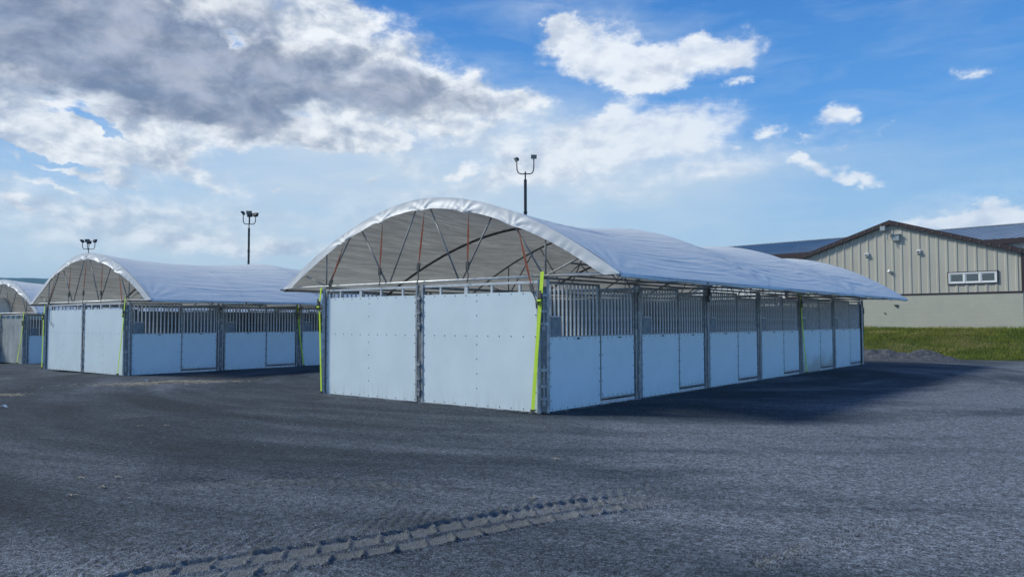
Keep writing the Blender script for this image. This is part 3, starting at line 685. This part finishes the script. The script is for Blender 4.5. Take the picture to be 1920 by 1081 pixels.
lime_strap(B1, [(.04, -.06, 2.46), (.03, -.10, 1.98), (0.0, -.10, 1.72), (-.12, -.14, .03)], (1, 0, 0), 'lime strap slanting down the near corner post of the nearest barn', w=.075)
lime_strap(B1, [(-6.16, -.05, 2.36), (-6.17, -.09, 1.95), (-6.15, -.09, 1.6), (-6.06, -.10, .02)], (1, 0, 0), 'lime strap down the left front corner of the nearest barn')
lime_strap(B1, [(.06, PIT*4-.13, 2.40), (.08, PIT*4-.10, 2.1), (.08, PIT*4-.04, 1.6), (.12, PIT*4+.18, .02)], (0, 1, 0), 'lime strap on a stall post near the back of the nearest barn', w=.075)
lime_strap(B1, [(.05, PIT*2+.02, 2.38), (.07, PIT*2, 2.30), (.07, PIT*2, 2.22), (.07, PIT*2, 2.05)], (0, 1, 0), 'short dark strap under the eave midway along the nearest barn', m='darkstrap', w=.07)
lime_strap(B1, [(.04, LEN+.06, 2.36), (.05, LEN+.10, 1.95), (.05, LEN+.10, 1.5), (.03, LEN+.10, 1.05)], (1, 1, 0), 'dark strap on the back corner post of the nearest barn', m='darkstrap', w=.07)
lime_strap(B2, [(.03, -.06, 2.46), (.03, -.10, 1.95), (.0, -.10, 1.7), (-.24, -.14, .03)], (1, 0, 0), 'lime strap slanting down the right front corner of the second barn')
lime_strap(B2, [(-6.14, -.06, 2.30), (-6.16, -.09, 1.9), (-6.16, -.09, 1.6), (-6.2, -.10, .02)], (1, 0, 0), 'lime strap down the left front corner of the second barn', w=.075)
lime_strap(B2, [(.05, PIT*2-.1, 2.36), (.08, PIT*2-.06, 1.9), (.08, PIT*2, 1.2), (.14, PIT*2+.16, .02)], (0, 1, 0), 'lime strap on a side post of the second barn beside the nearest barn')
lime_strap(B3, [(.03, -.06, 2.44), (.03, -.10, 1.9), (.0, -.10, 1.6), (-.4, -.16, .03)], (1, 0, 0), 'lime strap beside the grey front panel of the third barn', w=.07)
lime_strap(B3, [(-3.05, -.06, 2.36), (-3.06, -.12, 1.8), (-3.07, -.12, 1.4), (-3.1, -.14, .03)], (1, 0, 0), 'lime strap at the left edge of the photo on the third barn', w=.06)
def orange_strap(b, s, low, label, hook=True):
    x = XC+HALF*s; z = arc(s)-.26; p0 = at(b, (x, -.0, z)); p1 = at(b, low); mid_ = p0.lerp(p1, .72)
    mb = MB(); wd = Vector((1, .25, 0)); L = [p0.lerp(p1, k) for k in (0, .08, .25, .5, .75)]; L[-1] = mid_
    mb.ribbon(L, [.008, .012, .034, .042, .016], .004, wd)
    o = link('tie_strap', mb.mesh('tie_strap', M['orange'])); tag(o, label, 'strap', 'orange tie straps pulling down the front edge of the canopy')
    k = MB(); d = (p1-mid_).normalized(); q = mid_+d*.13
    k.ribbon([mid_-d*.03, mid_+d*.04, q], .06, .035, wd); k.tube([q, q.lerp(p1, .5)+Vector((.03, 0, 0)), p1], .011, 6)
    link('buckle', k.mesh('buckle', M['buckle']), o)
    return o
for b, nm in ((B1, 'nearest barn'), (B2, 'second barn')):
    orange_strap(b, -.53, (-5.94, -.05, 2.21), 'leftmost orange tie strap under the front arch of the %s' % nm)
    orange_strap(b, -.25, (-4.25, -.03, 2.33), 'orange tie strap left of the middle one, front arch of the %s' % nm)
    orange_strap(b, .02, (-3.12, -.03, 2.33), 'orange tie strap hanging from the peak of the front arch of the %s' % nm)
    orange_strap(b, .28, (-1.76, -.03, 2.33), 'orange tie strap right of the middle one, front arch of the %s' % nm)
    orange_strap(b, .54, (-.10, -.05, 1.82), 'rightmost orange tie strap, front arch of the %s to its corner post' % nm)

pts = [at(B2, p) for p in ((-5.80, -.03, 2.24), (-5.78, -.045, 2.05), (-5.74, -.05, 1.80), (-5.66, -.055, 1.62), (-5.58, -.05, 1.60), (-5.55, -.045, 1.70))]
tag(link('cord', MB().tube(pts, .012, 6).mesh('cord', M['fixgrey'], True)), 'grey cord dangling from the front top rail of the second barn', 'cord')

# ------------------------------------------------------------------ light poles
def light_pole(px, py, depth, heads, label, hs=.5):
    c = CAM+ray(px, py)*depth; gz = float(ground_z(c.x, c.y)); h = c.z-gz
    o = link('light_pole', None, None, (c.x, c.y, gz)); tag(o, label, 'light pole', 'floodlight poles behind the barns')
    mb = MB(); mb.tube([(0, 0, 0), (0, 0, h*.5)], .095, 12); mb.tube([(0, 0, h*.5), (0, 0, h-.28)], .075, 12); mb.tube([(0, 0, h-1.95), (0, 0, h-1.88)], .10, 12); mb.tube([(0, 0, h-.28), (0, 0, h+.12)], .035, 8); mb.tube([(0, 0, 0), (0, 0, .05)], .2, 12)
    link('pole', mb.mesh('pole', M['black']), o)
    for (ang, reach, up, tilt, face) in heads:
        a = ang; dx, dy = math.cos(a), math.sin(a)
        pts = [(dx*reach*s_, dy*reach*s_, h+z_) for s_, z_ in ((0, 0), (.55, -.0), (.82, .05), (.97, .2), (1, .4), (1, up))]
        link('arm', MB().tube(pts, .03, 8).mesh('arm', M['black'], True), o)
        mx = Matrix.Translation((dx*reach, dy*reach, h+up+.16*hs)) @ Matrix.Rotation(face, 4, 'Z') @ Matrix.Rotation(tilt, 4, 'X') @ Matrix.Scale(hs, 4)
        k = MB(); k.box(-.27, .27, -.10, .06, -.16, .22, 0, mx); k.box(-.22, .22, .06, .15, -.10, .16, 0, mx); k.box(-.30, .30, -.13, -.10, .20, .24, 0, mx)
        fl = link('floodlight', k.mesh('floodlight', M['black']), o)
        link('lens', MB().box(-.22, .22, -.106, -.101, -.12, .18, 0, mx).mesh('lens', M['lens']), fl)
vr = YAW   # direction of the view's right in plan
light_pole(985, 326, 38.5, [(vr, .40*1.05, .75, R(12), YAW+.15), (vr+math.pi, .40*1.05, .62, R(24), YAW-1.15)], 'black floodlight pole with two lamps, standing behind the nearest barn')
light_pole(467, 420, 55, [(vr+.2, .44, .55, R(15), YAW+2.7), (vr+math.pi, .42, .66, R(38), YAW-1.45), (vr+1.9, .24, .70, R(10), YAW), (vr-1.1, .30, .48, R(12), YAW+3.0)], 'black floodlight pole with four lamps, standing behind the second barn', .68)
light_pole(166, 467, 70, [(vr+.2, .52, .62, R(15), YAW+2.6), (vr+math.pi, .56, .60, R(38), YAW-1.5), (vr+2.3, .42, .66, R(10), YAW), (vr-1.0, .36, .45, R(12), YAW+3.0)], 'farthest floodlight pole, only its lamps showing over the arch of the second barn', .72)

# ------------------------------------------------------------------ building on the right
BO = Vector((-1.88, 32.26, 0)); BR = R(-7.5)
def ribbed(mb, x0, x1, zlo, zhi, y, pitch=.305, mi=0, rib=.028):
    """ribbed sheet in the xz plane facing -y; zlo/zhi are functions of x"""
    xs = []; x = x0
    while x < x1-.02:
        for dx, dy in ((0, 0), (pitch*.62, 0), (pitch*.70, -rib), (pitch*.90, -rib), (pitch*.98, 0)):
            if x+dx < x1: xs.append((x+dx, dy))
        x += pitch
    xs.append((x1, 0)); vs = []; fs = []
    for (xx, dy) in xs: vs += [(xx, y+dy, zlo(xx)), (xx, y+dy, zhi(xx))]
    for i in range(len(xs)-1): fs.append((2*i, 2*i+2, 2*i+3, 2*i+1))
    mb._add(vs, fs, mi)
def rib_roof(mb, x0, x1, y0, z0, y1, z1, pitch=.42, mi=0):
    n = int((x1-x0)/pitch); 
    mb._add([(x0, y0, z0), (x1, y0, z0), (x1, y1, z1), (x0, y1, z1)], [(0, 1, 2, 3)], mi)
    for i in range(n+1):
        x = x0+pitch*i; mb._add([(x-.025, y0, z0+.002), (x, y0, z0+.05), (x+.025, y0, z0+.002), (x-.025, y1, z1+.002), (x, y1, z1+.05), (x+.025, y1, z1+.002)], [(0, 1, 4, 3), (1, 2, 5, 4)], mi)
def make_building():
    b = link('metal_building', None, None, BO, BR); tag(b, 'tan ribbed metal building with a gable end, dark roof edge and cream block base', 'building')
    HW = 5.73; pk = 6.56; ev = pk-.318*HW; zs = 2.95
    gz = lambda x: pk-.318*abs(x)
    mb = MB(); ribbed(mb, -HW, HW, lambda x: zs, gz, 0, .42, 0, .026)
    mb.box(-HW, HW, .02, .15, zs, ev); ribs_side = mb
    mb.box(HW-.02, HW+.0, .0, 9, .4, ev); mb.box(-HW, -HW+.02, .0, 9, .4, ev)
    link('gable_wall', mb.mesh('gable_wall', M['siding']), b)
    mb = MB(); mb.box(-HW-.03, HW+.03, -.06, .1, .2, zs-.08); link('block_wall', mb.mesh('block_wall', M['block']), b)
    link('base_trim', MB().box(-HW-.04, HW+.04, -.085, .0, zs-.075, zs+.0).mesh('base_trim', M['trim']), b)
    link('corner_trim', MB().box(HW-.02, HW+.09, -.07, .12, zs, ev-.05).mesh('corner_trim', M['trim']), b); link('corner_trim', MB().box(-HW-.09, -HW+.02, -.07, .12, zs, ev-.05).mesh('corner_trim', M['trim']), b)
    for sg in (1, -1):
        x1 = sg*(HW+.42); z1 = pk-.318*abs(x1); mb = MB()
        vs = [(0, -.16, pk+.16), (x1, -.16, z1+.16), (x1, 11.5, z1+.16), (0, 11.5, pk+.16), (0, -.16, pk+.10), (x1, -.16, z1+.10), (x1, 11.5, z1+.10), (0, 11.5, pk+.10)]
        fs = [(0, 1, 2, 3), (7, 6, 5, 4), (0, 4, 5, 1), (1, 5, 6, 2)]
        if sg < 0: fs = [f[::-1] for f in fs]
        mb._add(vs, fs); rf = link('roof', mb.mesh('roof', M['roofmetal']), b)
        mb = MB(); vs = [(0, -.20, pk+.175), (x1, -.20, z1+.175), (x1, -.20, z1-.05), (0, -.20, pk-.05), (0, -.03, pk+.175), (x1, -.03, z1+.175), (x1, -.03, z1-.05), (0, -.03, pk-.05)]
        fs = [(0, 3, 2, 1), (0, 1, 5, 4), (3, 7, 6, 2), (1, 2, 6, 5), (4, 5, 6, 7)]
        if sg < 0: fs = [f[::-1] for f in fs]
        mb._add(vs, fs)
        for i in range(1, 15):
            x = x1*i/15; z = pk-.318*abs(x); mb.box(x-.02, x+.02, -.225, -.2, z-.0, z+.12, 1)
        link('rake_trim', mb.mesh('rake_trim', [M['trim'], M['buckle']]), rf)
    # main block behind
    YB, XL_, XR_ = 8.2, -25., 26.; e2, y2, z2 = 6.12, 20., 8.15
    mb = MB(); ribbed(mb, XL_, XR_, lambda x: .6, lambda x: e2, YB, .46, 0, .035); mb.box(XL_, XR_, YB+.02, y2*2-YB, .4, e2-.02)
    link('main_wall', mb.mesh('main_wall', M['siding2']), b)
    mb = MB(); rib_roof(mb, XL_-.3, XR_+.3, YB-.35, e2-.03, y2, z2); rib_roof(mb, XL_-.3, XR_+.3, 2*y2-YB+.35, e2-.03, y2+.001, z2)
    rf = link('main_roof', mb.mesh('main_roof', M['roofmetal']), b)
    link('eave_trim', MB().box(XL_-.3, XR_+.3, YB-.40, YB-.355, e2-.28, e2-.0).box(XL_-.3, XR_+.3, YB-.354, YB-.04, e2-.14, e2-.10).mesh('eave_trim', M['trim']), rf)
    link('ridge_cap', MB().box(XL_-.3, XR_+.3, y2-.15, y2+.15, z2-.0, z2+.06).mesh('ridge_cap', M['roofmetal']), rf)
    # strip window of three panes
    wx0, wx1, wz0, wz1 = 2.66, 4.73, 3.38, 3.90
    w = MB(); y0, y1 = -.075, -.01; n = 3; fw_ = .055
    w.box(wx0, wx1, y0, y1, wz0, wz0+fw_); w.box(wx0, wx1, y0, y1, wz1-fw_, wz1); cw = (wx1-wx0-fw_)/3
    for i in range(4): x = wx0+cw*i; w.box(x, x+fw_, y0, y1, wz0+fw_, wz1-fw_)
    for i in range(3):
        x = wx0+cw*i+fw_; xx = x+cw-fw_; w.box(x, x+.05, y0+.02, y1, wz0+fw_, wz1-fw_); w.box(xx-.05, xx, y0+.02, y1, wz0+fw_, wz1-fw_); w.box(x+.05, xx-.05, y0+.02, y1, wz0+fw_, wz0+fw_+.04); w.box(x+.05, xx-.05, y0+.02, y1, wz1-fw_-.04, wz1-fw_)
    wn = link('window', w.mesh('window', M['frame']), b)
    for i in range(3):
        x = wx0+cw*i+fw_; link('pane', MB().box(x+.048, x+cw-fw_-.048, -.045, -.038, wz0+fw_+.038, wz1-fw_-.038).mesh('pane', M['glass']), wn)
    link('casing', MB().box(wx0-.05, wx1+.05, -.06, -.0, wz1+.003, wz1+.045).box(wx0-.05, wx1+.05, -.06, 0, wz0-.045, wz0-.003).box(wx0-.05, wx0-.003, -.06, 0, wz0-.003, wz1+.003).box(wx1+.003, wx1+.05, -.06, 0, wz0-.003, wz1+.003).mesh('casing', M['trim']), wn)
    mb = MB(); mb.tube([(.2, -.07, 2.36), (.2, -.12, 2.36)], .06, 10); mb.box(.1, .3, -.11, -.06, 2.38, 2.41); link('wall_vent', mb.mesh('wall_vent', M['dark']), b, (0, 0, 0)); link('wall_vent', MB().tube([(-.36, -.06, 1.98), (-.36, -.1, 1.98)], .035, 8).mesh('wall_vent', M['dark']), b)
    mw = b.matrix_basis
    def fixture(name, mb, mats, label, grp=None):
        o = link(name, mb.mesh(name, mats), None, BO, BR); tag(o, label, 'wall light', grp); return o
    mb = MB().box(-.36, -.16, -.10, -.03, 6.22, 6.38).tube([(-.26, -.10, 6.30), (-.26, -.34, 6.34)], .03, 8).box(-.38, -.14, -.44, -.30, 6.20, 6.42); mb.tube([(-.12, -.06, 6.05), (-.1, -.28, 5.95), (-.1, -.3, 5.75)], .035, 8)
    fixture('floodlight', mb, M['fixgrey'], 'grey floodlight on a bracket just under the peak of the building gable')
    mb = MB().box(.10, .44, -.16, -.03, 5.66, 5.96).box(.06, .48, -.20, -.03, 5.96, 6.0); mb.box(.13, .41, -.166, -.161, 5.70, 5.85)
    fixture('wall_pack', mb, M['fixgrey'], 'grey box light on the building gable beside the floodlight')
    for x, lb in ((-1.22, 'small white square light on the gable left of the peak'), (1.32, 'small white square light on the gable right of the peak')):
        mb = MB().box(x-.11, x+.11, -.07, -.02, 4.93, 5.13).box(x-.08, x+.08, -.14, -.07, 4.95, 5.08); mb.box(x-.06, x+.06, -.145, -.141, 4.98, 5.05, 1)
        fixture('wall_light', mb, [M['fix'], M['dark']], lb, 'square lights on the gable')
    mb = MB().tube([(-.09, -.05, 4.13), (-.09, -.10, 4.11), (-.09, -.17, 4.08)], [.09, .10, .03], 10)
    o = link('security_camera', mb.mesh('security_camera', M['fix']), None, BO, BR); tag(o, 'small white dome camera on the siding below the peak of the gable', 'camera')
make_building()

# ------------------------------------------------------------------ grass bank
def bank_h(x, y):      # building coordinates
    toe = -7.7+np.clip(x-1, 0, 30)*.28; toe = np.minimum(toe, -5.4)+.5*(vnoise(x*.6, x*0, 5)-.5)
    t = np.clip((y-toe)/(-.4-toe), 0, 1.0)
    return -.06+1.28*(.35*t+.65*t*t*(3-2*t))+.12*(vnoise(x*.7, y*.7, 9)-.5)*sst(t, 0, .15)*sst(-y, .2, 1.5)
def build_bank():
    xs = np.concatenate([np.arange(-60, -14, 1.), np.arange(-14, 16, .2), np.arange(16, 60, 1.)]); ys = np.concatenate([np.arange(-9, 1, .2), np.arange(1, 60, 4.)])
    X, Y = np.meshgrid(xs, ys); Z = bank_h(X, np.minimum(Y, 0)); Z = np.where(Y < 0, Z, 1.2)
    o = link('grass_bank', grid_mesh('grass_bank', np.stack([X, Y, Z], -1), [M['turf']]), None, BO, BR); o['kind'] = 'structure'
    n = 120000; x = -9+RNG.random(n)*22; y = -8.2+RNG.random(n)**.9*8.1; h = bank_h(x, y)
    ok = (h > -.03+.09*vnoise(x*2.2, y*2.2, 31)) & (RNG.random(n) < .35+.65*vnoise(x*1.1, y*1.1, 33)); x = x[ok]; y = y[ok]; h = h[ok]; n = len(x)
    L = (.04+.065*RNG.random(n))*(.6+.9*vnoise(x*.8, y*.8, 14)); L *= np.where(y > -.5, 1.5, 1); a = RNG.random(n)*6.28; w = .006+.008*RNG.random(n); ln = L*.6*(RNG.random(n)); b2 = RNG.random(n)*6.28
    p0 = np.stack([x-w*np.cos(a), y-w*np.sin(a), h-.02], -1); p1 = np.stack([x+w*np.cos(a), y+w*np.sin(a), h-.02], -1); p2 = np.stack([x+ln*np.cos(b2), y+ln*np.sin(b2), h+L], -1)
    V = np.stack([p0, p1, p2], 1).reshape(-1, 3); me = tri_mesh('grass', V, np.arange(3*n).reshape(-1, 3), [M['blade']])
    dry = sst(vnoise(x*.55+3, y*1.1, 21), .52, .8); tint = np.clip(.15+.45*vnoise(x*1.4, y*1.4, 22)+.25*(RNG.random(n)-.5)+.42*dry, 0, 1)
    me.attributes.new('tint', 'FLOAT', 'POINT').data.foreach_set('value', np.repeat(tint, 3).astype(np.float32))
    o = link('grass', me, None, BO, BR); tag(o, 'short green grass with dry patches on the bank below the block wall', 'grass', kind='stuff')
build_bank()
def build_pile():
    xs = np.linspace(-4, 4, 121); ys = np.linspace(-1.4, 1.4, 61); X, Y = np.meshgrid(xs, ys)
    z = .36*np.exp(-((X-1.2)/.85)**2-(Y/.55)**2)+.42*np.exp(-((X+1.2)/1.3)**2-(Y/.6)**2)+.22*np.exp(-((X+.1)/.9)**2-((Y+.3)/.5)**2)
    z = z*(.75+.5*vnoise(X*3, Y*3, 2))+.05*(vnoise(X*9, Y*9, 6)-.5)*np.clip(z*6, 0, 1)-.05
    c = gpt(1690, 676); o = link('gravel_pile', grid_mesh('gravel_pile', np.stack([X, Y, z], -1), [M['pile']]), None, (c[0]-.25, c[1]+.6, 0), R(8)); tag(o, 'low dark gravel heap at the foot of the grass bank behind the nearest barn', 'gravel pile')
build_pile()

# ------------------------------------------------------------------ litter and straw on the yard
def straw_patch(px, py, L, W, n, label, ang):
    c = gpt(px, py); z = float(ground_z(c[0], c[1])); mb = MB()
    k = RNG.normal(size=(n, 2))*(L*.4, W*.4); k += (vnoise(k[:, :1]*1.5+5, k[:, 1:]*0, 3)-.5)*(0, W*1.2)
    for i in range(n):
        a = RNG.random()*3.14; l = .04+.07*RNG.random(); x, y = k[i]; d = Vector((math.cos(a)*l, math.sin(a)*l, .012*RNG.random())); zz = .006+.03*math.exp(-(x/L)**2*4-(y/W)**2*4)*RNG.random()
        p = Vector((x, y, zz)); mb.ribbon([p-d, p+d], .012, .004, (-math.sin(a), math.cos(a), 0))
    o = link('straw', mb.mesh('straw', M['straw']), None, (c[0], c[1], z), ang); tag(o, label, 'straw', kind='stuff')
straw_patch(318, 713, 2.2, .75, 900, 'thin spill of pale straw on the yard in front of the second barn', R(60))
straw_patch(4, 737, .8, .4, 260, 'pale straw patch on the yard at the left edge', R(20))
for i, (px, py) in enumerate([(150, 898), (218, 897), (190, 915), (133, 931), (262, 800), (310, 799), (1000, 936), (1040, 862)]):
    c = gpt(px, py); a = RNG.random()*3; mb = MB(); pr = None
    for j in range(2):
        a2 = a+j*.7; d = Vector((math.cos(a2), math.sin(a2), 0))*(.04+.02*j); mb.ribbon([Vector((0, .02*j, .02))-d, Vector((0, .02*j, .022)), Vector((0, .02*j, .018))+d], .008, .005, (-math.sin(a2), math.cos(a2), 0))
    o = link('straw_wisp', mb.mesh('straw_wisp', M['straw']), None, (c[0], c[1], 0)); tag(o, 'wisp of pale straw lying loose on the dark yard', 'straw', 'loose wisps of straw on the yard')
for px, py, s, lb in ((273, 711, .07, 'small white scrap by the straw in front of the second barn'), (6, 762, .10, 'white scrap of litter on the yard at the left edge')):
    c = gpt(px, py); mb = MB(); g = [(-s, -s*.3, .0), (0, -s*.4, .05), (s, -s*.25, .01), (-s*.9, s*.3, .02), (.02, s*.35, .06), (s*.8, s*.3, .0)]
    mb._add(g+[(x, y, z-.008) for x, y, z in g], [(0, 1, 4, 3), (1, 2, 5, 4), (9, 10, 7, 6), (10, 11, 8, 7), (0, 6, 7, 1), (1, 7, 8, 2), (3, 4, 10, 9), (4, 5, 11, 10), (0, 3, 9, 6), (2, 8, 11, 5)])
    o = link('paper_scrap', mb.mesh('paper_scrap', M['paper']), None, (c[0], c[1], float(ground_z(c[0], c[1]))+.012), .6); tag(o, lb, 'litter', 'white scraps of litter on the yard')

# ------------------------------------------------------------------ distant ridge
def build_hill():
    n = 260; az = np.radians(np.linspace(150, 20, n)); m = 14; rows = []
    prof = 187*(.93+.10*vnoise(np.linspace(0, 9, n), np.zeros(n), 4)+.02*vnoise(np.linspace(0, 120, n), np.zeros(n), 5))*sst(np.degrees(az), 30, 64)
    for j in range(m):
        t = j/(m-1); d = 2600+1500*t; h = prof*math.sin(min(1, t*1.25)*math.pi/2)*(1 if t < .8 else 1-(t-.8)*2) - 6
        jit = (RNG.random(n)-.5)*5*(t > .2)
        rows.append(np.stack([CAM.x-np.sin(az)*d, CAM.y+np.cos(az)*d, h+jit], -1))
    o = link('hills', grid_mesh('hills', np.stack(rows), [M['hill']])); o['kind'] = 'structure'
build_hill()

# ------------------------------------------------------------------ air
def build_haze():
    m = bpy.data.materials.new('haze'); m.use_nodes = True; t = NT(m.node_tree); t.n.clear(); out = t.new('ShaderNodeOutputMaterial')
    v = t.new('ShaderNodeVolumePrincipled'); v.inputs['Color'].default_value = (.36, .72, 1, 1); v.inputs['Density'].default_value = .00016
    t.l.new(v.outputs[0], out.inputs['Volume'])
    o = link('haze', MB().box(-9000, 9000, -9000, 9000, -6, 262).mesh('haze', m)); tag(o, 'thin blue air between the yard and the distant wooded ridge', 'haze', kind='stuff')
build_haze()
